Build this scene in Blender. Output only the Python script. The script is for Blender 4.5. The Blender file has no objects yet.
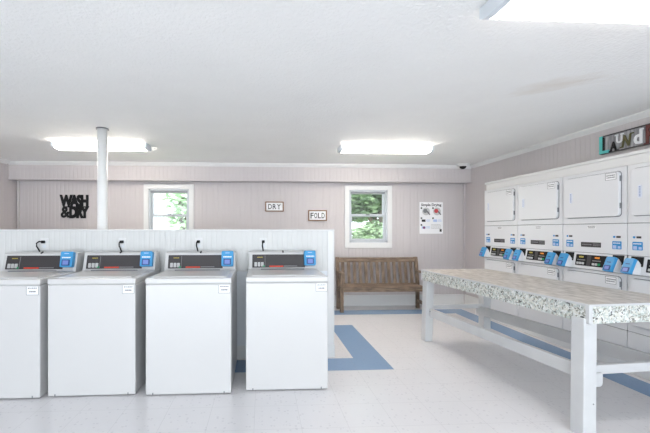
import bpy, bmesh, math, random
from mathutils import Vector, Matrix
random.seed(7)
PI = math.pi
SC = bpy.context.scene
COL = SC.collection

def srgb(r, g, b):
    def f(c):
        c /= 255.0
        return c / 12.92 if c <= 0.04045 else ((c + 0.055) / 1.055) ** 2.4
    return (f(r), f(g), f(b), 1.0)

# ------------------------------------------------------------------ camera, world, sun, exposure
cam_d = bpy.data.cameras.new('camera')
cam = bpy.data.objects.new('camera', cam_d)
COL.objects.link(cam)
cam.location = (0, 0, 1.27)
cam.rotation_euler = (PI / 2, 0, -math.radians(2.9))
cam_d.sensor_fit = 'HORIZONTAL'
cam_d.sensor_width = 36.0
cam_d.lens = 358.0 / 650.0 * 36.0
cam_d.shift_x = 45.0 / 650.0
cam_d.shift_y = 13.5 / 650.0
cam_d.clip_start = 0.05
SC.camera = cam

SC.view_settings.view_transform = 'Standard'
SC.view_settings.look = 'None'
SC.view_settings.gamma = 1.0
SC.view_settings.use_curve_mapping = False
SC.view_settings.exposure = 1.38

world = bpy.data.worlds.new('sky')
SC.world = world
world.use_nodes = True
bg = world.node_tree.nodes['Background']
bg.inputs['Color'].default_value = (0.86, 0.93, 1.0, 1)
bg.inputs['Strength'].default_value = 1.45

sun_d = bpy.data.lights.new('sun', 'SUN')
sun_d.energy = 2.9
sun_d.angle = math.radians(1.0)
sun_d.color = (1.0, 0.96, 0.88)
sun = bpy.data.objects.new('sun', sun_d)
COL.objects.link(sun)
sun.rotation_euler = (math.radians(18), math.radians(10), 0)

def area(name, loc, rot, sx, sy, e, col):
    d = bpy.data.lights.new(name, 'AREA')
    d.shape = 'RECTANGLE'
    d.size, d.size_y = sx, sy
    d.energy = e
    d.color = col
    o = bpy.data.objects.new(name, d)
    COL.objects.link(o)
    o.location = loc
    o.rotation_euler = rot
    return o
# daylight from the unseen front, lowered and tilted up as added ceiling fill
area('front_daylight_fill', (-0.2, -4.8, 0.9), (PI / 2 + math.radians(12), 0, 0), 6.4, 1.5, 75, (0.85, 0.95, 1.0))

# ------------------------------------------------------------------ materials
MATS = {}
def mat(name, col, rough=0.5, metal=0.0, emit=None, estr=0.0, coat=0.0, spec=0.5):
    m = bpy.data.materials.new(name)
    m.use_nodes = True
    b = m.node_tree.nodes['Principled BSDF']
    b.inputs['Base Color'].default_value = col
    b.inputs['Roughness'].default_value = rough
    b.inputs['Metallic'].default_value = metal
    b.inputs['Specular IOR Level'].default_value = spec
    if coat:
        b.inputs['Coat Weight'].default_value = coat
        b.inputs['Coat Roughness'].default_value = 0.1
    if emit:
        b.inputs['Emission Color'].default_value = emit
        b.inputs['Emission Strength'].default_value = estr
    MATS[name] = m
    return m

def nt(m):
    t = m.node_tree
    return t, t.nodes, t.links, t.nodes['Principled BSDF']

def noise_mat(name, cols, scale, rough=0.5, bump=0.0, stretch=(1, 1, 1), detail=4.0, pos=None, spec=0.5, bscale=None):
    """colour ramp over a noise in object space, with optional fine bump"""
    m = mat(name, cols[0], rough, spec=spec)
    t, N, L, b = nt(m)
    tc = N.new('ShaderNodeTexCoord')
    mp = N.new('ShaderNodeMapping')
    mp.inputs['Scale'].default_value = stretch
    L.new(tc.outputs['Object'], mp.inputs['Vector'])
    n = N.new('ShaderNodeTexNoise')
    n.inputs['Scale'].default_value = scale
    n.inputs['Detail'].default_value = detail
    L.new(mp.outputs['Vector'], n.inputs['Vector'])
    r = N.new('ShaderNodeValToRGB')
    pos = pos or [0.35 + 0.3 * i / (len(cols) - 1) for i in range(len(cols))]
    while len(r.color_ramp.elements) < len(cols):
        r.color_ramp.elements.new(0.5)
    for e, c, p in zip(r.color_ramp.elements, cols, pos):
        e.position = p
        e.color = c
    L.new(n.outputs['Fac'], r.inputs['Fac'])
    L.new(r.outputs['Color'], b.inputs['Base Color'])
    if bump:
        n2 = N.new('ShaderNodeTexNoise')
        n2.inputs['Scale'].default_value = bscale or scale * 3
        L.new(mp.outputs['Vector'], n2.inputs['Vector'])
        bp = N.new('ShaderNodeBump')
        bp.inputs['Strength'].default_value = bump
        bp.inputs['Distance'].default_value = 0.01
        L.new(n2.outputs['Fac'], bp.inputs['Height'])
        L.new(bp.outputs['Normal'], b.inputs['Normal'])
    return m

def bead_mat(name, col, axis, pitch=0.06, rough=0.55, depth=0.006, strength=0.4):
    """painted beadboard: narrow vertical grooves every pitch metres"""
    m = mat(name, col, rough, spec=0.35)
    t, N, L, b = nt(m)
    tc = N.new('ShaderNodeTexCoord')
    sp = N.new('ShaderNodeSeparateXYZ')
    L.new(tc.outputs['Object'], sp.inputs['Vector'])
    pp = N.new('ShaderNodeMath'); pp.operation = 'PINGPONG'
    pp.inputs[1].default_value = pitch / 2
    L.new(sp.outputs[axis], pp.inputs[0])
    mr = N.new('ShaderNodeMapRange')
    mr.interpolation_type = 'SMOOTHSTEP'
    mr.inputs['From Min'].default_value = 0.0
    mr.inputs['From Max'].default_value = 0.014
    L.new(pp.outputs[0], mr.inputs['Value'])
    bp = N.new('ShaderNodeBump')
    bp.inputs['Strength'].default_value = strength
    bp.inputs['Distance'].default_value = depth
    L.new(mr.outputs['Result'], bp.inputs['Height'])
    L.new(bp.outputs['Normal'], b.inputs['Normal'])
    return m

WALLC = srgb(200, 194, 195)
wall_x = bead_mat('wall_paint_back', WALLC, 'X')
wall_y = bead_mat('wall_paint_side', WALLC, 'Y')
part_paint = bead_mat('partition_paint', srgb(218, 218, 217), 'X', 0.05, 0.45, 0.004, 0.5)
trim_m = mat('trim_paint', srgb(226, 226, 226), 0.4)
panel_m = mat('smooth_panel_paint', srgb(226, 230, 236), 0.45)
enamel = mat('washer_enamel', srgb(206, 205, 205), 0.28, coat=0.15)
denamel = mat('dryer_enamel', srgb(226, 227, 230), 0.32, coat=0.2)
grey_m = mat('grey_parts_and_gaps', srgb(120, 122, 126), 0.6)  # grey of small parts, also the painted shade in the dryer gaps
dark = mat('black_plastic', srgb(18, 18, 20), 0.55, spec=0.3)
fascia = mat('dark_fascia', srgb(58, 54, 56), 0.35)
btn_m = mat('grey_button', srgb(196, 196, 196), 0.4)
green_m = mat('green_button', srgb(20, 150, 95), 0.4)
red_m = mat('orange_red_marking', srgb(226, 74, 48), 0.5)
greytext = mat('grey_marking', srgb(140, 138, 140), 0.5)
yel_m = mat('yellow_marking', srgb(190, 170, 70), 0.5)
amber = mat('amber_display', srgb(190, 120, 30), 0.4, emit=srgb(230, 130, 30), estr=0.25)
blue_m = mat('blue_plastic', srgb(58, 150, 206), 0.35)
blue_st = mat('blue_sticker', srgb(52, 140, 200), 0.5)
lav_m = mat('reader_screen', srgb(120, 140, 205), 0.25)
navy_m = mat('navy_plastic', srgb(28, 70, 130), 0.35)
white_m = mat('white_print', srgb(240, 240, 242), 0.5)
paper = mat('paper_white', srgb(240, 240, 242), 0.6)
inkgrey = mat('grey_ink', srgb(110, 108, 116), 0.6)
ink = mat('black_ink', srgb(30, 28, 34), 0.6)
letter_blue = mat('grey_blue_print', srgb(160, 174, 206), 0.5)
paleblue = mat('pale_blue_print', srgb(180, 198, 232), 0.5)
chrome = mat('hinge_metal', srgb(150, 150, 154), 0.3, 0.9)
tablewhite = noise_mat('table_paint', [srgb(199, 200, 202), srgb(206, 207, 208)], 6, 0.45)
sign_wood = noise_mat('sign_frame_wood', [srgb(112, 78, 50), srgb(150, 110, 74)], 9, 0.6, stretch=(1, 1, 8))
bench_wood = noise_mat('weathered_bench_wood', [srgb(92, 76, 62), srgb(122, 103, 87), srgb(148, 129, 112)], 7, 0.7, 0.3, (1, 6, 6))
bench_wood_v = noise_mat('weathered_slat_wood', [srgb(92, 76, 62), srgb(122, 103, 87), srgb(148, 129, 112)], 7, 0.7, 0.3, (6, 6, 1))
top_wood = noise_mat('table_laminate', [srgb(160, 152, 142), srgb(186, 179, 171), srgb(206, 200, 192)], 9.0, 0.4, 0.0, (4, 1.2, 1), 8)
ceil_m = noise_mat('ceiling_texture', [srgb(247, 247, 246), srgb(251, 251, 250)], 2, 0.8, 0.5, bscale=55)
lens_m = mat('lamp_lens', srgb(245, 245, 245), 0.4, emit=(1.0, 0.92, 0.82, 1), estr=10.6)
lens_front_m = mat('lamp_lens_dim', srgb(235, 235, 235), 0.4, emit=(1.0, 0.98, 0.96, 1), estr=2.4)
cap_m = mat('lamp_end_plastic', srgb(225, 232, 238), 0.35)
turq = mat('turquoise_paint', srgb(84, 190, 186), 0.5)
dkred = mat('dark_red_paint', srgb(92, 36, 34), 0.5)
olive = mat('olive_paint', srgb(92, 88, 48), 0.5)
post_m = mat('post_paint', srgb(245, 245, 244), 0.35)
sash_m = mat('sash_vinyl', srgb(196, 200, 206), 0.45)
soil_m = noise_mat('lawn', [srgb(96, 130, 60), srgb(140, 168, 92)], 3, 0.9)
bark_m = noise_mat('bark', [srgb(80, 66, 54), srgb(120, 104, 88)], 12, 0.9, stretch=(1, 1, .2))
leafA = noise_mat('leaf_green', [srgb(66, 92, 58), srgb(104, 130, 88)], 1.5, 0.6)
leafB = noise_mat('leaf_pale', [srgb(112, 136, 100), srgb(150, 172, 134)], 1.5, 0.6)

leafC = noise_mat('leaf_bright', [srgb(170, 196, 164), srgb(200, 222, 192)], 1.5, 0.6)

def add_stain(m):
    """old yellowish water stain on the ceiling, streak shaped"""
    t, N, L, b = nt(m)
    src = b.inputs['Base Color'].links[0].from_socket
    tc = N.new('ShaderNodeTexCoord')
    mp = N.new('ShaderNodeMapping')
    mp.vector_type = 'TEXTURE'
    mp.inputs['Location'].default_value = (2.16, 2.52, 0)
    mp.inputs['Rotation'].default_value = (0, 0, math.radians(-40))
    mp.inputs['Scale'].default_value = (0.36, 0.16, 60.0)
    L.new(tc.outputs['Object'], mp.inputs['Vector'])
    nz = N.new('ShaderNodeTexNoise'); nz.inputs['Scale'].default_value = 1.6; nz.inputs['Detail'].default_value = 5
    L.new(mp.outputs['Vector'], nz.inputs['Vector'])
    ad = N.new('ShaderNodeMixRGB'); ad.blend_type = 'LINEAR_LIGHT'; ad.inputs['Fac'].default_value = 0.9
    L.new(mp.outputs['Vector'], ad.inputs['Color1']); L.new(nz.outputs['Color'], ad.inputs['Color2'])
    ln = N.new('ShaderNodeVectorMath'); ln.operation = 'LENGTH'
    L.new(ad.outputs['Color'], ln.inputs[0])
    mr = N.new('ShaderNodeMapRange')
    mr.inputs['From Min'].default_value = 1.0; mr.inputs['From Max'].default_value = 0.2
    mr.inputs['To Min'].default_value = 0.0; mr.inputs['To Max'].default_value = 0.26
    L.new(ln.outputs['Value'], mr.inputs['Value'])
    mx = N.new('ShaderNodeMixRGB')
    L.new(mr.outputs['Result'], mx.inputs['Fac']); L.new(src, mx.inputs['Color1'])
    mx.inputs['Color2'].default_value = srgb(206, 188, 164)
    L.new(mx.outputs['Color'], b.inputs['Base Color'])
add_stain(ceil_m)

def floor_mat(name, base, spk1, spk2):
    """12 inch vinyl tiles: chips of colour and thin joints"""
    m = mat(name, base, 0.22, spec=0.5)
    t, N, L, b = nt(m)
    tc = N.new('ShaderNodeTexCoord')
    v = N.new('ShaderNodeTexVoronoi'); v.inputs['Scale'].default_value = 50; v.inputs['Randomness'].default_value = 1
    L.new(tc.outputs['Object'], v.inputs['Vector'])
    sep = N.new('ShaderNodeSeparateColor'); L.new(v.outputs['Color'], sep.inputs['Color'])
    def step(sock, edge):
        q = N.new('ShaderNodeMath'); q.operation = 'LESS_THAN'; q.inputs[1].default_value = edge
        L.new(sock, q.inputs[0]); return q.outputs[0]
    def mul(a, c):
        q = N.new('ShaderNodeMath'); q.operation = 'MULTIPLY'
        L.new(a, q.inputs[0])
        if isinstance(c, float): q.inputs[1].default_value = c
        else: L.new(c, q.inputs[1])
        return q.outputs[0]
    nz = N.new('ShaderNodeTexNoise'); nz.inputs['Scale'].default_value = 3.0; nz.inputs['Detail'].default_value = 6
    L.new(tc.outputs['Object'], nz.inputs['Vector'])
    m0 = N.new('ShaderNodeMixRGB'); L.new(mul(nz.outputs['Fac'], 0.35), m0.inputs['Fac'])
    m0.inputs['Color1'].default_value = base; m0.inputs['Color2'].default_value = spk1
    m1 = N.new('ShaderNodeMixRGB')
    near = step(v.outputs['Distance'], 0.42)
    L.new(mul(mul(step(sep.outputs[0], 0.13), near), 0.30), m1.inputs['Fac'])
    L.new(m0.outputs['Color'], m1.inputs['Color1']); m1.inputs['Color2'].default_value = spk2
    # joints
    sp = N.new('ShaderNodeSeparateXYZ'); L.new(tc.outputs['Object'], sp.inputs['Vector'])
    def joint(ax, off):
        a = N.new('ShaderNodeMath'); a.operation = 'ADD'; a.inputs[1].default_value = off; L.new(sp.outputs[ax], a.inputs[0])
        p = N.new('ShaderNodeMath'); p.operation = 'PINGPONG'; p.inputs[1].default_value = 0.1525; L.new(a.outputs[0], p.inputs[0])
        return step(p.outputs[0], 0.0014)
    mxj = N.new('ShaderNodeMath'); mxj.operation = 'MAXIMUM'
    L.new(joint('X', 0.05), mxj.inputs[0]); L.new(joint('Y', -0.145), mxj.inputs[1])
    m2 = N.new('ShaderNodeMixRGB'); L.new(mul(mxj.outputs[0], 0.25), m2.inputs['Fac'])
    L.new(m1.outputs['Color'], m2.inputs['Color1']); m2.inputs['Color2'].default_value = srgb(150, 148, 150)
    L.new(m2.outputs['Color'], b.inputs['Base Color'])
    return m
tile_w = floor_mat('white_vinyl_tile', srgb(232, 230, 232), srgb(216, 216, 220), srgb(186, 184, 190))
tile_b = floor_mat('blue_vinyl_tile', srgb(128, 158, 194), srgb(146, 174, 204), srgb(104, 138, 182))

def granite_mat():
    m = mat('granite_edge', srgb(230, 230, 226), 0.3)
    t, N, L, b = nt(m)
    tc = N.new('ShaderNodeTexCoord')
    def ramp(src, stops):
        r = N.new('ShaderNodeValToRGB')
        r.color_ramp.interpolation = 'CONSTANT'
        while len(r.color_ramp.elements) < len(stops): r.color_ramp.elements.new(0.5)
        for e, (p, c) in zip(r.color_ramp.elements, stops): e.position = p; e.color = c
        L.new(src, r.inputs['Fac']); return r.outputs['Color']
    nz = N.new('ShaderNodeTexNoise'); nz.inputs['Scale'].default_value = 30; nz.inputs['Detail'].default_value = 3
    L.new(tc.outputs['Object'], nz.inputs['Vector'])
    ad = N.new('ShaderNodeMixRGB'); ad.blend_type = 'ADD'; ad.inputs['Fac'].default_value = 0.05
    L.new(tc.outputs['Object'], ad.inputs['Color1']); L.new(nz.outputs['Color'], ad.inputs['Color2'])
    v = N.new('ShaderNodeTexVoronoi'); v.inputs['Scale'].default_value = 88
    L.new(ad.outputs['Color'], v.inputs['Vector'])
    sep = N.new('ShaderNodeSeparateColor'); L.new(v.outputs['Color'], sep.inputs['Color'])
    c1 = ramp(sep.outputs[0], [(0, srgb(96, 98, 98)), (0.07, srgb(150, 150, 140)), (0.22, srgb(188, 196, 192)), (0.5, srgb(214, 214, 206)), (0.8, srgb(226, 228, 226))])
    n2 = N.new('ShaderNodeTexNoise'); n2.inputs['Scale'].default_value = 12; n2.inputs['Detail'].default_value = 6; n2.inputs['Roughness'].default_value = 0.7
    L.new(tc.outputs['Object'], n2.inputs['Vector'])
    r2 = N.new('ShaderNodeMapRange'); r2.inputs['From Min'].default_value = 0.60; r2.inputs['From Max'].default_value = 0.68
    L.new(n2.outputs['Fac'], r2.inputs['Value'])
    sc2 = N.new('ShaderNodeMath'); sc2.operation = 'MULTIPLY'; sc2.inputs[1].default_value = 0.6; L.new(r2.outputs['Result'], sc2.inputs[0])
    mx = N.new('ShaderNodeMixRGB'); L.new(sc2.outputs[0], mx.inputs['Fac']); L.new(c1, mx.inputs['Color1'])
    mx.inputs['Color2'].default_value = srgb(92, 88, 80)
    L.new(mx.outputs['Color'], b.inputs['Base Color'])
    return m
granite = granite_mat()

def glass_mat():
    m = bpy.data.materials.new('window_glass')
    m.use_nodes = True
    N, L = m.node_tree.nodes, m.node_tree.links
    N.clear()
    out = N.new('ShaderNodeOutputMaterial'); mx = N.new('ShaderNodeMixShader')
    tr = N.new('ShaderNodeBsdfTransparent'); gl = N.new('ShaderNodeBsdfGlossy')
    gl.inputs['Roughness'].default_value = 0.02
    tr.inputs['Color'].default_value = (0.95, 0.97, 0.97, 1)
    mx.inputs['Fac'].default_value = 0.06
    L.new(tr.outputs[0], mx.inputs[1]); L.new(gl.outputs[0], mx.inputs[2]); L.new(mx.outputs[0], out.inputs['Surface'])
    return m
glass = glass_mat()

# ------------------------------------------------------------------ mesh helpers
class B:
    """collects shapes; .build() links them as ONE mesh object"""
    def __init__(self):
        self.bm = bmesh.new()
        self.slot = 0
    def _fin(self, verts, M=None):
        if M is not None:
            bmesh.ops.transform(self.bm, matrix=M, verts=verts)
        return verts
    def _merge(self, tmp, M=None):
        if M is not None:
            bmesh.ops.transform(tmp, matrix=M, verts=tmp.verts)
        for f in tmp.faces:
            f.material_index = self.slot
        me = bpy.data.meshes.new('tmp')
        tmp.to_mesh(me); tmp.free()
        self.bm.from_mesh(me)
        bpy.data.meshes.remove(me)
    def box(self, x0, x1, y0, y1, z0, z1, bev=0.0, M=None, seg=2):
        t = bmesh.new()
        bmesh.ops.create_cube(t, size=1.0)
        for v in t.verts:
            v.co = Vector(((x0 + x1) / 2 + v.co.x * (x1 - x0), (y0 + y1) / 2 + v.co.y * (y1 - y0), (z0 + z1) / 2 + v.co.z * (z1 - z0)))
        if bev:
            bmesh.ops.bevel(t, geom=t.edges[:], offset=bev, segments=seg, affect='EDGES', profile=0.5)
        self._merge(t, M)
        return self
    def prism(self, pts, axis, a, b, bev=0.0, M=None):
        """polygon pts extruded along axis from a to b. axis x: pts (y,z); y: pts (x,z); z: pts (x,y)"""
        t = bmesh.new()
        def mk(p, c):
            return {'x': (c, p[0], p[1]), 'y': (p[0], c, p[1]), 'z': (p[0], p[1], c)}[axis]
        va = [t.verts.new(mk(p, a)) for p in pts]
        vb = [t.verts.new(mk(p, b)) for p in pts]
        t.faces.new(va); t.faces.new(list(reversed(vb)))
        n = len(pts)
        for i in range(n):
            t.faces.new((va[i], vb[i], vb[(i + 1) % n], va[(i + 1) % n]))
        bmesh.ops.recalc_face_normals(t, faces=t.faces)
        if bev:
            bmesh.ops.bevel(t, geom=t.edges[:], offset=bev, segments=2, affect='EDGES', profile=0.5)
        self._merge(t, M)
        return self
    def rrect(self, x0, x1, z0, z1, r, y0, y1, M=None, seg=5, bev=0.0):
        """rounded rectangle plate in the xz plane, from y0 (front) to y1"""
        pts = []
        for cx, cz, a0 in ((x1 - r, z1 - r, 0), (x0 + r, z1 - r, PI / 2), (x0 + r, z0 + r, PI), (x1 - r, z0 + r, 1.5 * PI)):
            for k in range(seg + 1):
                a = a0 + k * PI / 2 / seg
                pts.append((cx + r * math.cos(a), cz + r * math.sin(a)))
        t = bmesh.new()
        va = [t.verts.new((p[0], y0, p[1])) for p in pts]
        vb = [t.verts.new((p[0], y1, p[1])) for p in pts]
        ff = t.faces.new(va); t.faces.new(list(reversed(vb)))
        n = len(pts)
        for i in range(n):
            t.faces.new((va[i], vb[i], vb[(i + 1) % n], va[(i + 1) % n]))
        bmesh.ops.recalc_face_normals(t, faces=t.faces)
        if bev:
            bmesh.ops.bevel(t, geom=list(ff.edges), offset=bev, segments=2, affect='EDGES', profile=0.5)
        self._merge(t, M)
        return self
    def cyl(self, p0, p1, r0, r1=None, n=20, M=None):
        r1 = r0 if r1 is None else r1
        p0, p1 = Vector(p0), Vector(p1)
        d = p1 - p0
        t = bmesh.new()
        bmesh.ops.create_cone(t, cap_ends=True, segments=n, radius1=r0, radius2=r1, depth=d.length)
        R = d.to_track_quat('Z', 'Y').to_matrix().to_4x4()
        bmesh.ops.transform(t, matrix=Matrix.Translation((p0 + p1) / 2) @ R, verts=t.verts)
        self._merge(t, M)
        return self
    def tube(self, pts, r, n=8):
        t = bmesh.new()
        pts = [Vector(p) for p in pts]
        rings = []
        for i, p in enumerate(pts):
            d = (pts[min(i + 1, len(pts) - 1)] - pts[max(i - 1, 0)]).normalized()
            q = d.to_track_quat('Z', 'Y')
            rings.append([t.verts.new(p + q @ Vector((r * math.cos(2 * PI * k / n), r * math.sin(2 * PI * k / n), 0))) for k in range(n)])
        for a, b in zip(rings, rings[1:]):
            for k in range(n):
                t.faces.new((a[k], a[(k + 1) % n], b[(k + 1) % n], b[k]))
        t.faces.new(list(reversed(rings[0]))); t.faces.new(rings[-1])
        bmesh.ops.recalc_face_normals(t, faces=t.faces)
        self._merge(t)
        return self
    def dome(self, c, r, zscale, n=24, down=True):
        t = bmesh.new()
        bmesh.ops.create_uvsphere(t, u_segments=n, v_segments=12, radius=r)
        bmesh.ops.delete(t, geom=[v for v in t.verts if (v.co.z > 1e-4) == down and abs(v.co.z) > 1e-4], context='VERTS')
        for v in t.verts:
            v.co = Vector((c[0] + v.co.x, c[1] + v.co.y, c[2] + v.co.z * zscale))
        self._merge(t)
        return self
    def text(self, s, w, h, depth, bold=0.0, loc=(0, 0, 0), rotz=0.0, shear=0.0, spacing=1.0, tilt=0.0):
        """lettering of size w x h in the xz plane, facing -y, centred on loc"""
        cu = bpy.data.curves.new('t', 'FONT')
        cu.body = s
        cu.size = 1.0
        cu.offset = bold
        cu.shear = shear
        cu.space_character = spacing
        cu.extrude = 0.5
        cu.resolution_u = 3
        o = bpy.data.objects.new('t', cu)
        COL.objects.link(o)
        dg = bpy.context.evaluated_depsgraph_get()
        me = bpy.data.meshes.new_from_object(o.evaluated_get(dg))
        bpy.data.objects.remove(o)
        bpy.data.curves.remove(cu)
        t = bmesh.new(); t.from_mesh(me); bpy.data.meshes.remove(me)
        xs = [v.co.x for v in t.verts]; ys = [v.co.y for v in t.verts]
        x0, x1, y0, y1 = min(xs), max(xs), min(ys), max(ys)
        for v in t.verts:
            v.co = Vector((((v.co.x - x0) / (x1 - x0) - 0.5) * w, -v.co.z * depth, ((v.co.y - y0) / (y1 - y0) - 0.5) * h))
        M = Matrix.Translation(loc) @ Matrix.Rotation(rotz, 4, 'Z') @ Matrix.Rotation(tilt, 4, 'Y')
        self._merge(t, M)
        return self
    def build(self, name, m, parent=None, smooth=False, label=None):
        me = bpy.data.meshes.new(name)
        self.bm.to_mesh(me); self.bm.free()
        ms = m if isinstance(m, (list, tuple)) else [m]
        for q in ms:
            me.materials.append(q)
        if smooth:
            for p in me.polygons:
                p.use_smooth = len(p.vertices) <= 4
        o = bpy.data.objects.new(name, me)
        COL.objects.link(o)
        if parent is not None:
            o.parent = parent
        if label:
            o['label'] = label
        return o

def tag(o, label, cat, group=None):
    o['label'] = label
    o['category'] = cat
    if group:
        o['group'] = group
    return o

def thing(name, label, cat, loc=(0, 0, 0), rotz=0.0, group=None):
    o = bpy.data.objects.new(name, None)
    COL.objects.link(o)
    o.empty_display_size = 0.1
    o.location = loc
    o.rotation_euler = (0, 0, rotz)
    return tag(o, label, cat, group)

def struct(b, name, m):
    o = b.build(name, m)
    o['kind'] = 'structure'
    return o

def copy_tree(o, parent=None):
    c = o.copy()
    COL.objects.link(c)
    if parent is not None:
        c.parent = parent
    for ch in list(o.children):
        copy_tree(ch, c)
    return c

# ------------------------------------------------------------------ the room
XL, XR, YB, YF, ZC = -3.91, 3.45, 5.93, -5.0, 2.335
XD = 3.213           # front plane of the dryers
# floor, laid as rectangles of white and blue tile
fb = B()
xs = [XL - .1, 0.905, 1.205, 2.95, 3.20, XR + .9]
ys = [YF, 3.205, 3.51, 4.43, 4.735, 5.31, 5.60, YB + .12]
for i in range(len(xs) - 1):
    for j in range(len(ys) - 1):
        blue = False
        if i <= 1 and j in (1, 3): blue = True
        if i == 1 and j == 2: blue = True
        if i == 3 and j <= 5: blue = True
        if j == 5 and i <= 3: blue = True
        t = bmesh.new()
        t.faces.new([t.verts.new((x, y, 0)) for x, y in ((xs[i], ys[j]), (xs[i + 1], ys[j]), (xs[i + 1], ys[j + 1]), (xs[i], ys[j + 1]))])
        fb.slot = 1 if blue else 0
        fb._merge(t)
bmesh.ops.remove_doubles(fb.bm, verts=fb.bm.verts, dist=1e-5)
fb.slot = 0
fb.box(xs[0], xs[-1], ys[0], ys[-1], -0.12, -0.002)
struct(fb, 'floor', [tile_w, tile_b])

struct(B().box(XL - .1, XR + .9, YF, YB + .12, ZC, ZC + .12), 'ceiling', ceil_m)

WIN = [(-1.845, -1.185, 1.04, 1.945), (1.455, 2.115, 1.055, 1.945)]   # the two openings in the back wall
wb = B()
x = XL - .1
for (a, b_, c, d) in WIN:
    wb.box(x, a, YB, YB + .12, 0, ZC)
    wb.box(a, b_, YB, YB + .12, 0, c)
    wb.box(a, b_, YB, YB + .12, d, ZC)
    x = b_
wb.box(x, XR + .1, YB, YB + .12, 0, ZC)
struct(wb, 'wall_back', wall_x)
struct(B().box(XL - .1, XL, YF, YB, 0, ZC), 'wall_left', wall_y)
wr = B()
wr.box(XR, XR + .1, 5.03, YB, 0, ZC)
wr.box(XR, XR + .1, YF, 5.03, 1.955, ZC)
wr.box(XR, XR + .1, YF, 2.30, 0, 1.955)
struct(wr, 'wall_right', wall_y)
# bulkhead along the back wall and its trims
struct(B().box(XL, XR, 5.74, YB, 2.055, ZC, 0.003), 'trim_1', wall_x)
struct(B().prism([(5.74, ZC - .055), (5.74, ZC), (5.70, ZC), (5.70, ZC - .012), (5.72, ZC - .035)], 'x', XL, XR), 'trim_2', trim_m)
struct(B().prism([(XR, ZC - .055), (XR, ZC), (XR - .04, ZC), (XR - .04, ZC - .012), (XR - .02, ZC - .035)], 'y', YF, 5.70), 'trim_3', trim_m)
struct(B().prism([(XL, ZC - .055), (XL, ZC), (XL + .04, ZC), (XL + .04, ZC - .012), (XL + .02, ZC - .035)], 'y', YF, 5.70), 'trim_4', trim_m)
struct(B().box(XL + .02, XL + .05, YB - .03, YB, 0, 2.055).box(XR - .03, XR, YB - .03, YB, 0, 2.055), 'trim_5', wall_y)
struct(B().box(XL, XR, 5.725, 5.745, 2.05, 2.075, 0.003), 'trim_6', wall_x)
struct(B().box(XL, XR - .02, YB - .018, YB, 0, .15, .004).box(XL, XR - .02, YB - .026, YB, .15, .18, .006), 'baseboard_back', trim_m)
struct(B().box(XR - .018, XR, 5.03, YB - .02, 0, .18, .004), 'baseboard_right', trim_m)
# white board capping the row of dryers, and the plinth they stand on
struct(B().box(XD + .035, XR + .06, 2.30, 5.03, 1.842, 1.953, .004).box(XD + .02, XR + .04, 2.30, 5.045, 1.925, 1.955, .004), 'trim_7', trim_m)
struct(B().box(XD + .05, XR + .6, 2.30, 5.02, 0, .138, .004), 'trim_8', trim_m)
struct(B().box(XR - .02, XR + .1, 5.02, 5.035, 0, 1.953), 'trim_9', trim_m)

# half-height partition behind the washers
PY0, PY1, PX1, PZ = 3.55, 3.68, 0.712, 1.262
pw = B()
pw.box(XL, PX1, PY0, PY1, 0, PZ)
struct(pw, 'wall_partition', part_paint)
struct(B().box(XL, PX1 + .012, PY0 - .014, PY1 + .014, PZ, PZ + .014, .004), 'trim_10', trim_m)
struct(B().box(PX1 - .055, PX1 + .008, PY0 - .010, PY0, .13, PZ, .003).box(PX1, PX1 + .010, PY0 - .01, PY1 + .01, .13, PZ, .003), 'trim_11', trim_m)
struct(B().box(XL, PX1 - .06, PY0 - .012, PY0, .13, .862, .002), 'trim_12', panel_m)
struct(B().box(XL, PX1 + .014, PY0 - .016, PY0, 0, .13, .005).box(PX1, PX1 + .014, PY0 - .01, PY1 + .01, 0, .13, .005), 'baseboard_partition', trim_m)
struct(B().box(-.0, .006, PY0 - .004, PY0, .87, PZ, .001), 'trim_13', trim_m)

# windows
for k, (a, b_, c, d) in enumerate(WIN):
    w = struct(B().box(a - .072, a + .004, YB - .02, YB, c - .085, d + .072, .004)
               .box(b_ - .004, b_ + .072, YB - .02, YB, c - .085, d + .072, .004)
               .box(a, b_, YB - .02, YB, d - .004, d + .072, .004)
               .box(a, b_, YB - .02, YB, c - .085, c + .004, .004), 'window_%d' % (k + 1), trim_m)
    B().box(a, a + .03, YB, YB + .12, c, d).box(b_ - .03, b_, YB, YB + .12, c, d).box(a, b_, YB, YB + .12, d - .03, d).box(a, b_, YB, YB + .12, c, c + .03).build('window_frame', sash_m, w)
    m_ = (c + d) / 2 + .015
    def sash(y0, z0, z1):
        s = B().box(a + .03, a + .062, y0, y0 + .03, z0, z1, .004).box(b_ - .062, b_ - .03, y0, y0 + .03, z0, z1, .004)
        s.box(a + .06, b_ - .06, y0, y0 + .03, z1 - .038, z1, .004).box(a + .06, b_ - .06, y0, y0 + .03, z0, z0 + .038, .004)
        o = s.build('sash', sash_m, w)
        B().box(a + .06, b_ - .06, y0 + .012, y0 + .018, z0 + .036, z1 - .036).build('glass_pane', glass, o)
    sash(YB + .075, m_ - .02, d - .03)
    sash(YB + .040, c + .03, m_ + .025)
    B().box(a + .035, b_ - .035, YB + .03, YB + .075, d - .065, d - .03, .004).build('shade_rail', mat('shade_rail_grey_%d' % k, srgb(150, 152, 158), 0.5), w)
    B().box((a + b_) / 2 - .03, (a + b_) / 2 + .03, YB + .025, YB + .042, m_ + .004, m_ + .022, .003).build('sash_lock', grey_m, w)

# ------------------------------------------------------------------ outside
og = struct(B().box(-12, 14, YB + .2, 30, -.5, -.3), 'ground', soil_m)

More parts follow.
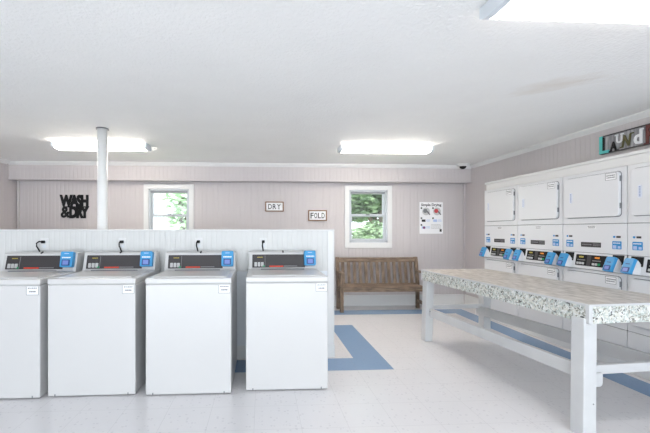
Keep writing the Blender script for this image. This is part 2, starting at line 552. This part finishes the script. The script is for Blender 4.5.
def tree(name, label, loc, h, blobs, nl, leafm, size, cat='tree', group=None):
    t = thing(name, label, cat, loc, group=group)
    tb = B()
    tb.tube([(0, 0, 0), (.03, 0, h * .35), (-.03, .02, h * .6), (.02, 0, h * .8)], .05 + h * .012)
    for (bx_, by_, bz_, br) in blobs:
        tb.tube([(0, 0, h * .3), (bx_ * .5, by_ * .5, (h * .3 + bz_) / 2 + .1), (bx_, by_, bz_)], .02 + h * .004, 6)
    tb.build('trunk', bark_m, t)
    f = bmesh.new()
    for i in range(nl):
        bx_, by_, bz_, br = random.choice(blobs)
        u = Vector((random.gauss(0, 1), random.gauss(0, 1), random.gauss(0, 1))).normalized()
        p = Vector((bx_, by_, bz_)) + u * br * random.random() ** .4
        q = Vector((random.gauss(0, 1), random.gauss(0, 1), random.gauss(0, 1) + .4)).normalized()
        R = q.to_track_quat('Z', 'Y').to_matrix()
        s = size * random.uniform(.6, 1.3)
        pts = [(-s, 0, 0), (-.3 * s, .38 * s, .06 * s), (.5 * s, .3 * s, 0), (s, 0, -.1 * s), (.5 * s, -.3 * s, 0), (-.3 * s, -.38 * s, .06 * s)]
        f.faces.new([f.verts.new(p + R @ Vector(v)) for v in pts])
    fo = B(); fo._merge(f)
    fo.build('foliage', leafm, t)
    return t
tree('leafy_tree', 'dark green tree behind the upper panes of the right window', (3.6, 10.6, -.3), 4.2,
     [(-1.0, 0, 3.1, .75), (0, .2, 3.4, .9), (.9, -.1, 2.9, .8), (-.3, .3, 2.5, .7), (.5, 0, 4.0, .8), (-.8, -.2, 2.3, .5), (0, .5, 2.9, .9)], 4200, leafA, .14)
tree('leafy_bush', 'pale green bush filling the lower panes of the right window', (2.85, 8.6, -.3), 1.9,
     [(-.6, 0, 1.2, .45), (-.15, .1, 1.35, .45), (.35, 0, 1.25, .5), (.8, .1, 1.3, .45), (0, 0, .9,   .5), (.6, 0, .8, .5), (.1, .3, 1.2, .6), (.5, .3, 1.0, .6)], 5200, leafB, .07, 'bush')
tree('leafy_tree', 'sunlit pale tree seen through the left window', (-2.1, 9.6, -.3), 3.4,
     [(-.1, 0, 2.5, .45), (.45, .1, 2.1, .45), (.1, 0, 1.95, .5), (.75, 0, 2.7, .4), (.5, .1, 1.5, .35)], 1300, leafC, .1)

# ------------------------------------------------------------------ support post
post = thing('support_post', 'round white post rising from behind the half wall to the ceiling', 'post', (-1.668, 3.84, 0))
B().cyl((0, 0, 0), (0, 0, ZC - .002), .049, n=32).build('pole', post_m, post, True)
B().cyl((0, 0, ZC - .012), (0, 0, ZC - .001), .064, .062, n=32).build('ceiling_collar', chrome, post)
B().cyl((0, 0, 0), (0, 0, .012), .09, n=32).build('floor_flange', trim_m, post)

# ------------------------------------------------------------------ ceiling lamps
def lamp(label, x0, x1, y0, y1, lm, grp):
    t = thing('ceiling_light', label, 'ceiling light', ((x0 + x1) / 2, (y0 + y1) / 2, ZC), group=grp)
    hw, hd = (x1 - x0) / 2, (y1 - y0) / 2
    B().box(-hw + .01, hw - .01, -hd + .015, hd - .015, -.03, 0, .003).build('housing', cap_m, t)
    prof = [(-hd, -.016), (-hd, -.050), (-hd * .85, -.064), (-hd * .5, -.072), (hd * .5, -.072), (hd * .85, -.064), (hd, -.050), (hd, -.016)]
    B().prism(prof, 'x', -hw + .03, hw - .03).build('diffuser', lm, t)
    prof2 = [(p[0] * 1.02, p[1] * 1.03 if p[1] < -.03 else -.002) for p in prof]
    B().prism(prof2, 'x', -hw, -hw + .032, .002).build('end_cap', cap_m, t)
    B().prism(prof2, 'x', hw - .032, hw, .002).build('end_cap', cap_m, t)
G = 'fluorescent ceiling lights'
lamp('lit fluorescent ceiling light over the half wall, crossed by the white post', -2.535, -1.405, 4.44, 4.64, lens_m, G)
lamp('lit fluorescent ceiling light in front of the window above the bench', 0.98, 2.17, 4.42, 4.61, lens_m, G)
lamp('large dim white ceiling light nearest the camera, above the folding table', 1.045, 2.33, 1.36, 1.670, lens_front_m, G)

# ------------------------------------------------------------------ washers
def bars(b, x0, x1, z0, z1, y, rows, seed, fill=.8):
    """rows of small unreadable print as raised strokes, facing -y"""
    r = random.Random(seed)
    h = (z1 - z0) / rows
    for i in range(rows):
        zc = z1 - (i + .5) * h
        x = x0 + (x1 - x0) * r.uniform(0, .08)
        while x < x0 + (x1 - x0) * fill:
            w = (x1 - x0) * r.uniform(.06, .16)
            b.box(x, min(x + w, x1), y - .0006, y, zc - h * .24, zc + h * .24)
            x += w + (x1 - x0) * .03
    return b

def make_washer():
    W, D = .651, .69
    t = thing('washing_machine', '', 'washing machine')
    h = W / 2
    B().box(-h, h, 0, D, .008, .853, .008).build('cabinet', enamel, t)
    B().box(-h - .002, h + .002, -.004, D, .857, .900, .010, seg=3).build('top_cover', enamel, t)
    B().box(-h + .006, h - .006, .01, D - .01, .85, .86).build('gap_strip', btn_m, t)
    lid = B().box(-h + .045, h - .045, .045, .470, .897, .909, .005).build('lid', enamel, t)
    B().box(-.21, .19, .44, .465, .908, .916, .003).build('hinge_strip', grey_m, lid)
    B().box(-.07, .07, .040, .055, .899, .911, .004).build('lid_grip', enamel, lid)
    # leaning control console
    B().prism([(.505, .899), (.525, .905), (.565, 1.055), (.585, 1.066), (.67, 1.066), (.685, 1.05), (.685, .899)], 'x', -h + .004, h - .004, .004).build('console', enamel, t)
    ang = math.atan2(.04, .15)
    M = Matrix.Translation((0, .525, .905)) @ Matrix.Rotation(-ang, 4, 'X')   # local xz plane lies on the sloped face
    L = math.hypot(.04, .15)
    cp = B().rrect(-h + .036, .205, .014, L - .018, .004, -.006, .004, M).build('control_panel', fascia, t, label='dark grey control panel')
    x0 = -h + .036
    B().box(x0 + .118, x0 + .121, -.008, -.005, .02, L - .026, M=M).build('divider', greytext, cp)
    for k in range(3):
        B().rrect(x0 + .020 + k * .031, x0 + .044 + k * .031, .024, .064, .004, -.012, -.004, M).build('button', btn_m, cp)
    B().rrect(x0 + .094, x0 + .116, .020, .036, .005, -.012, -.004, M).build('start_button', green_m, cp, label='green start button')
    bars(B(), x0 + .045, x0 + .10, L - .052, L - .036, 0, 1, 3, .95).build('display', yel_m, cp).matrix_local = M @ Matrix.Translation((0, -.006, 0))
    B().box(x0 + .160, x0 + .290, -.0072, -.005, .019, .031, M=M).build('red_stripe', red_m, cp)
    B().box(x0 + .295, x0 + .42, -.0072, -.005, .023, .030, M=M).build('grey_stripe', greytext, cp)
    B().cyl((.0, .562, 1.061), (.0, .59, 1.069), .007, n=12).build('console_lock', dark, t)
    # payment reader
    Mr = M @ Matrix.Translation((.250, -.012, .068)) @ Matrix.Rotation(math.radians(3), 4, 'X')
    cr = B().rrect(-.054, .054, -.040, .100, .012, -.034, .012, Mr, bev=.005).build('card_reader', blue_m, t, label='blue card reader')
    B().rrect(-.034, .034, -.028, .026, .006, -.040, -.032, Mr).build('screen_frame', navy_m, cr)
    B().rrect(-.024, .024, -.020, .018, .003, -.043, -.039, Mr).build('screen', lav_m, cr)
    bars(B(), -.040, .040, .034, .056, -.0342, 1, 5, .98).build('reader_print', white_m, cr).matrix_local = Mr
    B().box(-.02, .02, -.0346, -.033, .078, .084, M=Mr).build('reader_mark', paleblue, cr)
    # sticker and feet
    st = B().box(h - .098, h - .008, -.0015, .001, .782, .846).build('price_sticker', paper, t)
    q = B()
    q.box(h - .098, h - .008, -.0022, -.001, .782, .785).box(h - .098, h - .095, -.0022, -.001, .782, .846).box(h - .011, h - .008, -.0022, -.001, .782, .846)
    bars(q, h - .092, h - .014, .826, .842, -.0016, 1, 2, .9)
    bars(q, h - .080, h - .024, .797, .820, -.0016, 1, 9, .95)
    q.build('sticker_print', grey_m, st)
    for sx in (-1, 1):
        B().box(sx * (h - .055) - .004, sx * (h - .055) + .004, -.0015, .002, .010, .026).build('panel_clip', grey_m, t)
    for sx in (-1, 1):
        for y in (.06, D - .06):
            B().cyl((sx * (h - .05), y, 0), (sx * (h - .05), y, .03), .022, n=14).build('foot', dark, t)
    B().box(-h + .015, h - .015, .03, D - .02, .012, .03).build('base_tray', grey_m, t)
    return t

w0 = make_washer()
wsh = [((-1.99, 2.775), 0, 'leftmost white top-load washer, cut off by the left edge'),
       ((-1.295, 2.797), .4, 'second white top-load washer from the left'),
       ((-.562, 2.783), .35, 'third white top-load washer from the left, tall dark gap on its right'),
       ((.200, 2.822), 0, 'rightmost white top-load washer, beside the end of the half wall')]
for i, ((px, py), rz, lb) in enumerate(wsh):
    o = w0 if i == 0 else copy_tree(w0)
    o.location = (px, py, 0)
    o.rotation_euler = (0, 0, math.radians(rz))
    tag(o, lb, 'washing machine', 'row of top-load washers')

# outlets on the half wall with the washers' black cords
cords = [(-2.085, 'leftmost washer'), (-1.350, 'second washer from the left'), (-.618, 'third washer from the left'), (.014, 'rightmost washer')]
for i, (cx_, who) in enumerate(cords):
    o = thing('wall_outlet', 'white outlet in the half wall above the %s' % who, 'outlet', (cx_, PY0, 1.135), group='outlets behind the washers')
    B().rrect(-.037, .037, -.058, .058, .006, -.006, 0, bev=.002).build('cover_plate', trim_m, o)
    B().rrect(-.017, .017, .006, .036, .01, -.009, -.005).rrect(-.017, .017, -.036, -.006, .01, -.009, -.005).build('socket', panel_m, o)
    c = thing('power_cord', 'black power cord plugged in above the %s' % who, 'cord', (cx_, PY0 - .009, 1.156), group='washer power cords')
    B().box(-.014, .014, -.030, 0, -.013, .013, .004).build('plug', dark, c)
    dx = (-.03, .0, .0, 0.005)[i]
    B().tube([(0, -.028, 0), (dx * .5 - .006, -.040, .006), (dx - .012, -.046, -.012), (dx - .014, -.040, -.04), (dx - .010, -.022, -.066), (dx - .006, -.008, -.09), (dx - .006, -.006, -.16), (dx - .006, -.006, -.26), (dx - .006, -.006, -.34)], .0065).build('cable', dark, c, True)

# ------------------------------------------------------------------ stacked dryers (local: x across, -y out of the front, z up)
def make_dryer():
    W, D, Hh = .668, .70, 1.69
    h = W / 2
    t = thing('stacked_dryer', '', 'dryer')
    B().box(-h + .002, h - .002, .018, D, .004, Hh - .004).build('cabinet', denamel, t)
    B().box(-h + .001, h - .001, .010, .019, .003, Hh - .003).build('seam_shade', grey_m, t)  # grey sheet painting the shade in the gaps between the front panels
    B().box(-h, h, 0, .016, 1.186, Hh, .004).build('upper_front_panel', denamel, t)
    B().box(-h, h, 0, .016, .902, 1.181, .004).build('control_hood', denamel, t)
    B().box(-h, h, 0, .016, .239, .732, .004).build('lower_front_panel', denamel, t)
    B().box(-h, h, 0, .016, .002, .234, .004).build('access_panel', denamel, t)
    B().prism([(.016, .736), (-.016, .738), (-.018, .752), (.004, .898), (.016, .898)], 'x', -h + .003, h - .003, .003).build('control_shelf', denamel, t)
    def door(z0, z1, seed):
        B().rrect(-.292, .293, z0 - .005, z1 + .005, .034, -.003, .002).build('door_gap_shade', grey_m, t)  # grey rim standing in for the shadow line round the door
        d = B().rrect(-.288, .288, z0, z1, .03, -.026, -.002, bev=.006).build('door', denamel, t)
        for zz in (z0 + .07, z1 - .09):
            B().box(.285, .295, -.018, 0, zz, zz + .05, .003).build('hinge', grey_m, d)
        B().rrect(-.222, -.188, (z0 + z1) / 2 - .055, (z0 + z1) / 2 + .055, .012, -.030, -.024).build('door_pull', mat('pull_%d' % seed, srgb(226, 230, 240), .3), d)
        s = B()
        for k in range(7):
            zc = (z0 + z1) / 2 - .042 + k * .013
            s.box(-.212, -.198, -.0308, -.0296, zc, zc + .009)
        s.build('door_lettering', letter_blue, d)
        st = B().box(.165, .268, -.0272, -.0255, z1 - .072, z1 - .006).build('door_sticker', paper, d)
        q = B()
        q.box(.165, .268, -.0280, -.0268, z1 - .009, z1 - .006).box(.165, .268, -.0280, -.0268, z1 - .072, z1 - .069)
        q.box(.165, .168, -.0280, -.0268, z1 - .072, z1 - .006).box(.265, .268, -.0280, -.0268, z1 - .072, z1 - .006)
        bars(q, .172, .262, z1 - .058, z1 - .020, -.0272, 2, seed, .9)
        q.build('sticker_print', grey_m, d)
    door(1.248, 1.652, 4)
    door(.300, .703, 6)
    # hood markings
    n = B().box(-.045, .045, -.002, .001, 1.135, 1.172).build('hood_label', paper, t)
    q = B(); bars(q, -.042, .042, 1.138, 1.168, -.002, 2, 8, .95)
    q.build('label_print', grey_m, n)
    for sx in (-1, 1):
        b = B(); b.rrect(-.014 + sx * .250 - .022, .006 + sx * .250 - .022, 1.052, 1.070, .006, -.002, .001)
        b.build('button_mark', blue_st, t)
        b = B(); b.box(sx * .250 - .006, sx * .250 + .032, -.002, .001, 1.052, 1.070)
        b.build('button_label', fascia, t)
        s = B().rrect(sx * .248 - .042, sx * .248 + .042, 0.950, 1.022, .006, -.002, .001).build('tap_sticker', blue_st, t, label='blue instruction sticker')
        q = B(); bars(q, sx * .248 - .036, sx * .248 + .036, .996, 1.014, -.002, 1, 12, .95)
        q.build('sticker_print', white_m, s)
        q = B(); q.box(sx * .248 - .034, sx * .248 - .004, -.003, -.001, .955, .985)
        q.box(sx * .248 + .010, sx * .248 + .034, -.003, -.001, .957, .978)
        q.build('sticker_picture', paleblue, s)
    nl = B().box(-.115, .095, -.003, .001, .957, 1.004).build('black_label', fascia, t)
    q = B(); bars(q, -.11, .0, .972, .990, -.003, 1, 20, .95); bars(q, .015, .09, .966, .996, -.003, 2, 21, .95)
    q.build('label_print', greytext, nl)
    # sloped control panel between the readers
    ang = math.atan2(.022, .146)
    M = Matrix.Translation((0, -.018, .752)) @ Matrix.Rotation(-ang, 4, 'X')
    cp = B().rrect(-.165, .165, .018, .128, .004, -.005, .004, M).build('control_panel', dark, t, label='black control panel with two displays')
    for k, sx in enumerate((-.110, .06)):
        B().box(sx - .018, sx + .030, -.0075, -.004, .096, .112, M=M).build('display', amber if k else yel_m, cp)
        q = B(); bars(q, sx - .04, sx + .05, .064, .084, 0, 1, 30 + k, .95)
        q.build('panel_print', greytext, cp).matrix_local = M @ Matrix.Translation((0, -.005, 0))
        for j in range(3):
            B().rrect(sx - .038 + j * .03, sx - .016 + j * .03, .030, .052, .004, -.010, -.004, M).build('button', green_m if j == 2 and k else btn_m, cp)
    B().box(-.040, .003, -.0068, -.004, .022, .124, M=M).build('panel_divider', fascia, cp)
    # two tilted card readers
    for sx in (-1, 1):
        xc = sx * .255
        B().box(xc - .044, xc + .058, -.006, .004, .060, .144, .002, M).build('reader_recess', dark, t)
        Mr = Matrix.Translation((xc, -.014, .748))
        cr = B().prism([(.012, -.004), (-.062, -.002), (-.072, .008), (-.030, .112), (-.022, .118), (.012, .07)], 'x', -.030, .046, .003, Mr).build('card_reader', denamel, t)
        a2 = math.atan2(.042, .104)
        Mf = Mr @ Matrix.Translation((0, -.072, .008)) @ Matrix.Rotation(-a2, 4, 'X')
        B().rrect(-.042, .042, -.010, .128, .014, -.026, .006, Mf, bev=.005).build('reader_face', blue_m, cr, label='blue reader face')
        B().rrect(-.029, .029, -.002, .044, .006, -.029, -.024, Mf).rrect(-.018, .018, .070, .078, .002, -.0275, -.025, Mf).build('reader_screen', navy_m, cr)
        B().rrect(-.020, .020, .006, .036, .004, -.031, -.028, Mf).build('screen_glass', lav_m, cr)
    return t
d0 = make_dryer()
dl = ['stacked dryer farthest from the camera, at the far end of the row',
      'second stacked dryer from the far end of the row',
      'third stacked dryer from the far end, whole upper door in view',
      'nearest stacked dryer, cut off by the right edge']
for i in range(4):
    o = d0 if i == 0 else copy_tree(d0)
    o.location = (XD, 4.683 - i * .675, .146)
    o.rotation_euler = (0, 0, -PI / 2)
    tag(o, dl[i], 'dryer', 'row of stacked dryers')

# ------------------------------------------------------------------ folding table (local: x across, y along, z up)
tt = thing('folding_table', 'long white folding table with speckled granite edge and wood-look top', 'table', (2.315, 3.10, 0), math.radians(4.6))
TW, TL, TZ = .385, .97, .812
B().box(-TW, TW, -TL, TL, TZ - .008, TZ, .003).build('tabletop', top_wood, tt)
e = B()
for sx in (-1, 1):
    e.box(min(sx * TW, sx * (TW + .014)), max(sx * TW, sx * (TW + .014)), -TL - .014, TL + .014, TZ - .012, TZ + .001, .002)
for sy in (-1, 1):
    e.box(-TW, TW, min(sy * TL, sy * (TL + .014)), max(sy * TL, sy * (TL + .014)), TZ - .012, TZ + .001, .002)
e.build('top_edging', tablewhite, tt)
for sx in (-1, 1):
    B().box(sx * (TW + .001) - .009, sx * (TW + .001) + .009, -TL + .01, TL - .01, TZ - .118, TZ - .012).build('apron', granite, tt, label='speckled granite-look apron')
for sy in (-1, 1):
    B().box(-TW + .01, TW - .01, sy * (TL + .001) - .009, sy * (TL + .001) + .009, TZ - .118, TZ - .012).build('apron', granite, tt, label='speckled granite-look apron')
for sx in (-1, 1):
    for sy in (-1, 1):
        B().box(sx * (TW + .002) - .013, sx * (TW + .002) + .013, sy * (TL + .002) - .013, sy * (TL + .002) + .013, TZ - .119, TZ - .010, .003).build('corner_strip', tablewhite, tt)
leg_hw = .0455
for sx in (-1, 1):
    for sy in (-1, 1):
        xo, yo = sx * (TW - .035), (TL - .03 if sy > 0 else -(TL - .055))
        lb = B().box(-leg_hw, leg_hw, -leg_hw, leg_hw, 0, TZ - .09, .006)
        for v in lb.bm.verts:     # legs splay a little outwards towards the floor
            k = 1 - v.co.z / TZ
            v.co.x += xo + (.018 if sy > 0 else -.010 + sx * .030 * k) + (sx * .012 * k if sy > 0 else 0)
            v.co.y += yo + sy * .02 * k
        lb.build('leg', tablewhite, tt)
def beam(p0, p1, w, hgt):
    p0, p1 = Vector(p0), Vector(p1)
    d = p1 - p0
    M = Matrix.Translation((p0 + p1) / 2) @ d.to_track_quat('Y', 'Z').to_matrix().to_4x4()
    return B().box(-w / 2, w / 2, -d.length / 2, d.length / 2, -hgt / 2, hgt / 2, .003, M)
beam((-.352, -.885, .368), (-.335, .885, .335), .035, .088).build('stretcher', tablewhite, tt)
beam((.290, -.96, .37), (.290, .97, .335), .03, .10).build('stretcher', tablewhite, tt)
beam((-.33, -.905, .385), (.33, -.905, .385), .035, .058).build('stretcher', tablewhite, tt)
beam((-.33, .925, .388), (.33, .925, .388), .03, .045).build('stretcher', tablewhite, tt)
B().prism([(-.33, .37), (-.33, .285), (-.27, .283), (-.252, .287), (-.245, .305), (-.245, .37)], 'y', -.935, -.90, .003).build('bracket', tablewhite, tt)
B().cyl((-.362, -.968, .20), (-.362, -.979, .20), .004, n=10).build('screw_head', grey_m, tt)
B().cyl((-.352, .872, .352), (-.356, .872, .352), .005, n=10).build('screw_head', dark, tt)

# ------------------------------------------------------------------ bench
bt = thing('garden_bench', 'weathered brown slatted wooden bench under the right window', 'bench', (1.885, 5.60, 0), 0)
BW = .655
lean = lambda z: .11 + max(0, z - .40) * .18
for sx in (-1, 1):
    x0, x1 = sx * BW - .026, sx * BW + .026
    B().box(x0, x1, -.165, -.115, 0, .585, .005).build('front_leg', bench_wood_v, bt)
    B().prism([(.10, 0), (.15, 0), (.155, .40), (.232, .825), (.184, .825), (.105, .40)], 'x', x0, x1, .004).build('back_post', bench_wood_v, bt)
    B().prism([(-.20, .585), (-.20, .612), (.165, .612), (.155, .585)], 'x', sx * BW - .034, sx * BW + .034, .006).build('armrest', bench_wood, bt)
    B().box(sx * BW - .016, sx * BW + .016, -.12, .11, .09, .14, .003).build('side_stretcher', bench_wood, bt)
    B().box(sx * BW - .018, sx * BW + .018, -.12, .11, .31, .37, .003).build('seat_rail', bench_wood, bt)
B().box(-BW + .02, BW - .02, -.170, -.140, .315, .375, .004).build('front_apron', bench_wood, bt)
B().box(-BW + .02, BW - .02, .085, .11, .315, .37, .003).build('rear_apron', bench_wood, bt)
for k in range(5):
    y = -.185 + k * .060
    xx = BW + .035 if k == 0 else BW - .028
    B().box(-xx, xx, y, y + .050, .376, .398, .004).build('seat_slat', bench_wood, bt)
def leaned(b):
    M = Matrix.Translation((0, .128, .385)) @ Matrix.Rotation(-math.atan(.18), 4, 'X')
    return M
ML = leaned(None)
B().box(-BW + .02, BW - .02, -.018, .018, .365, .440, .005, ML).build('top_rail', bench_wood, bt)
B().box(-BW + .02, BW - .02, -.016, .016, -.015, .022, .004, ML).build('lower_rail', bench_wood, bt)
for k in range(13):
    xc = -.566 + k * .0943
    B().box(xc - .0255, xc + .0255, -.008, .008, .018, .372, .002, ML).build('back_slat', bench_wood_v, bt)

# ------------------------------------------------------------------ signs and poster
def framed(word, label, xc, zc, w, h, sp):
    t = thing('wall_sign', label, 'sign', (xc, YB - .001, zc), group='small framed word signs')
    f = B()
    fw = .017
    f.box(-w / 2, w / 2, -.028, 0, h / 2 - fw, h / 2, .003).box(-w / 2, w / 2, -.028, 0, -h / 2, -h / 2 + fw, .003)
    f.box(-w / 2, -w / 2 + fw, -.028, 0, -h / 2, h / 2, .003).box(w / 2 - fw, w / 2, -.028, 0, -h / 2, h / 2, .003)
    f.build('frame', sign_wood, t)
    B().box(-w / 2 + fw, w / 2 - fw, -.016, -.002, -h / 2 + fw, h / 2 - fw).build('board', paper, t)
    q = B()
    lw = w * sp
    n = len(word)
    for i, ch in enumerate(word):
        cx_ = -lw / 2 + lw * (i + .5) / n
        q.text(ch, lw / n * .80, h * .50, .004, .012, (cx_, -.018, 0))
        if ch in 'FRYLID':      # slab serifs
            zb = -h * .25
            xa = cx_ if ch == 'Y' else cx_ - lw / n * .28
            q.box(xa - .013, xa + .013, -.0195, -.0165, zb, zb + .006)
            if ch in 'LI' or ch == 'Y':
                for xx in ((cx_ - lw / n * .30, cx_ + lw / n * .30) if ch == 'Y' else (xa,)):
                    q.box(xx - .011, xx + .011, -.0195, -.0165, -zb - .006, -zb)
    q.build('lettering', ink, t)
framed('DRY', 'small wood-framed white sign reading DRY', .208, 1.657, .305, .165, .72)
framed('FOLD', 'small wood-framed white sign reading FOLD', .925, 1.510, .31, .18, .80)

wd = B()
wd.text('WASH', .450, .205, .012, .066, (-3.018, YB - .009, 1.737), spacing=.82)
wd.text('DRY', .315, .195, .012, .066, (-2.935, YB - .009, 1.556), spacing=.80)
wd.text('&', .150, .180, .012, .034, (-3.150, YB - .009, 1.556))
wd.box(-3.17, -2.83, YB - .012, YB - .004, 1.632, 1.652)
tag(wd.build('word_sign', dark), 'black cut-out lettering reading WASH & DRY on the back wall', 'sign')

ps = thing('poster', 'white instruction poster on the back wall titled Simple Drying', 'poster', (2.865, YB - .001, 1.475))
pw_, ph_ = .405, .535
B().box(-pw_ / 2, pw_ / 2, -.003, 0, -ph_ / 2, ph_ / 2).build('sheet', paper, ps)
B().text('Simple Drying', .35, .058, .0015, .022, (0, -.004, .215)).build('title', ink, ps)
def disc(x, z, r, m, nm='picture', y=-.0045):
    return B().cyl((x, -.002, z), (x, y, z), r, n=24).build(nm, m, ps)
for (x_, z_, m2) in ((-.09, .11, grey_m), (.10, .11, mat('poster_red', srgb(190, 70, 74), .6))):
    d_ = disc(x_, z_, .066, btn_m)
    B().cyl((x_ - .014, -.004, z_ + .008), (x_ - .014, -.0056, z_ + .008), .036, n=20).build('picture_detail', m2, d_)
    B().prism([(x_ + .01, z_ - .01), (x_ + .06, z_ - .065), (x_ + .072, z_ - .05), (x_ + .03, z_ + .01)], 'y', -.0062, -.0045).build('picture_detail', inkgrey, d_)
for (x_, z_, k) in ((-.13, -.045, 1), (.07, -.045, 2), (-.13, -.16, 3)):
    B().box(x_ - .035, x_ + .030, -.0045, -.002, z_ - .022, z_ + .018).build('picture', ink if k == 1 else paleblue, ps)
    bars(B(), x_ + .04, x_ + .11, z_ - .02, z_ + .02, -.003, 3, 40 + k, .95).build('caption', paleblue, ps)
for (x_, z_) in ((-.17, .165), (.03, .165), (-.17, -.005), (.03, -.005), (-.17, -.12)):
    B().cyl((x_, -.002, z_), (x_, -.0045, z_), .015, n=14).build('step_mark', ink, ps)
disc(-.125, -.165, .022, mat('poster_plum', srgb(120, 60, 110), .6), y=-.006)
bars(B(), -.01, .17, -.19, -.10, -.003, 4, 50, .95).build('caption', btn_m, ps)
B().box(.145, .18, -.0045, -.002, -.235, -.19).build('badge', ink, ps)

# mixed-letter sign on the right wall
ls = thing('word_sign', 'mixed-letter LAUNDRY sign on a grey corrugated board above the dryers', 'sign', (XR - .001, 3.462, 2.122), -PI / 2)
LW = .86
bk = B()
nrib = 24
prof = []
for k in range(nrib * 2 + 1):
    prof.append((k * LW / (nrib * 2), -.008 - (.014 if k % 2 else 0)))
prof += [(LW, -.002), (0, -.002)]
bk.prism(prof, 'z', -.084, .084)
corr = noise_mat('corrugated_tin', [srgb(140, 138, 140), srgb(176, 174, 176)], 8, .5, stretch=(6, 1, 1))
bk.build('backing_board', corr, ls)
rim = B().box(0, LW, -.026, -.002, .080, .092, .002).box(0, LW, -.026, -.002, -.092, -.080, .002)
rim.build('rim', fascia, ls)
def letter(ch, xc, zc, w, h, m, bold=.03, shear=0, serif=(), tilt=0):
    q = B().text(ch, w * .88, h * .95, .008, bold * .8, (xc, -.028, zc), shear=shear, tilt=tilt)
    for (sx_, sz_, sw_) in serif:
        q.box(xc + sx_ * w - sw_ / 2, xc + sx_ * w + sw_ / 2, -.032, -.024, zc + sz_ * h - .006, zc + sz_ * h + .006)
    q.build('letter', m, ls)
blk = dark
# L : big turquoise block letter with a dark side
B().prism([(.002, -.088), (.098, -.088), (.098, -.060), (.034, -.060), (.034, .088), (.002, .088)], 'y', -.036, -.022).build('letter', turq, ls, label='turquoise letter L')
B().prism([(.034, -.06), (.046, -.06), (.046, .070), (.034, .080)], 'y', -.033, -.022).build('letter_shadow_board', blk, ls)
letter('A', .142, -.035, .075, .095, blk, .045, serif=((-.42, -.48, .034), (.42, -.48, .034)))
letter('U', .200, .022, .066, .085, white_m, .03, serif=((-.40, .48, .03), (.40, .48, .03)))
letter('N', .268, -.010, .100, .115, olive, .03, shear=.25, serif=((-.45, -.48, .03), (.5, .48, .03)))
letter('d', .372, -.005, .085, .135, white_m, .04, serif=((.35, .48, .03),))
letter('R', .485, 0, .105, .170, dkred, .045, serif=((-.40, -.48, .04), (.45, -.48, .03)))
letter('Y', .610, -.01, .10, .14, turq, .03, serif=((0, -.48, .04),))

# ------------------------------------------------------------------ dome camera
dc = thing('security_camera', 'small white and black dome camera on the ceiling in the back right corner', 'camera', (3.24, 5.62, ZC))
B().cyl((0, 0, -.022), (0, 0, 0), .092, .096, n=32).build('base', trim_m, dc, True)
B().cyl((0, 0, -.040), (0, 0, -.022), .070, .082, n=32).build('trim_ring', trim_m, dc, True)
B().dome((0, 0, -.038), .052, .9).build('dome_lens', dark, dc, True)
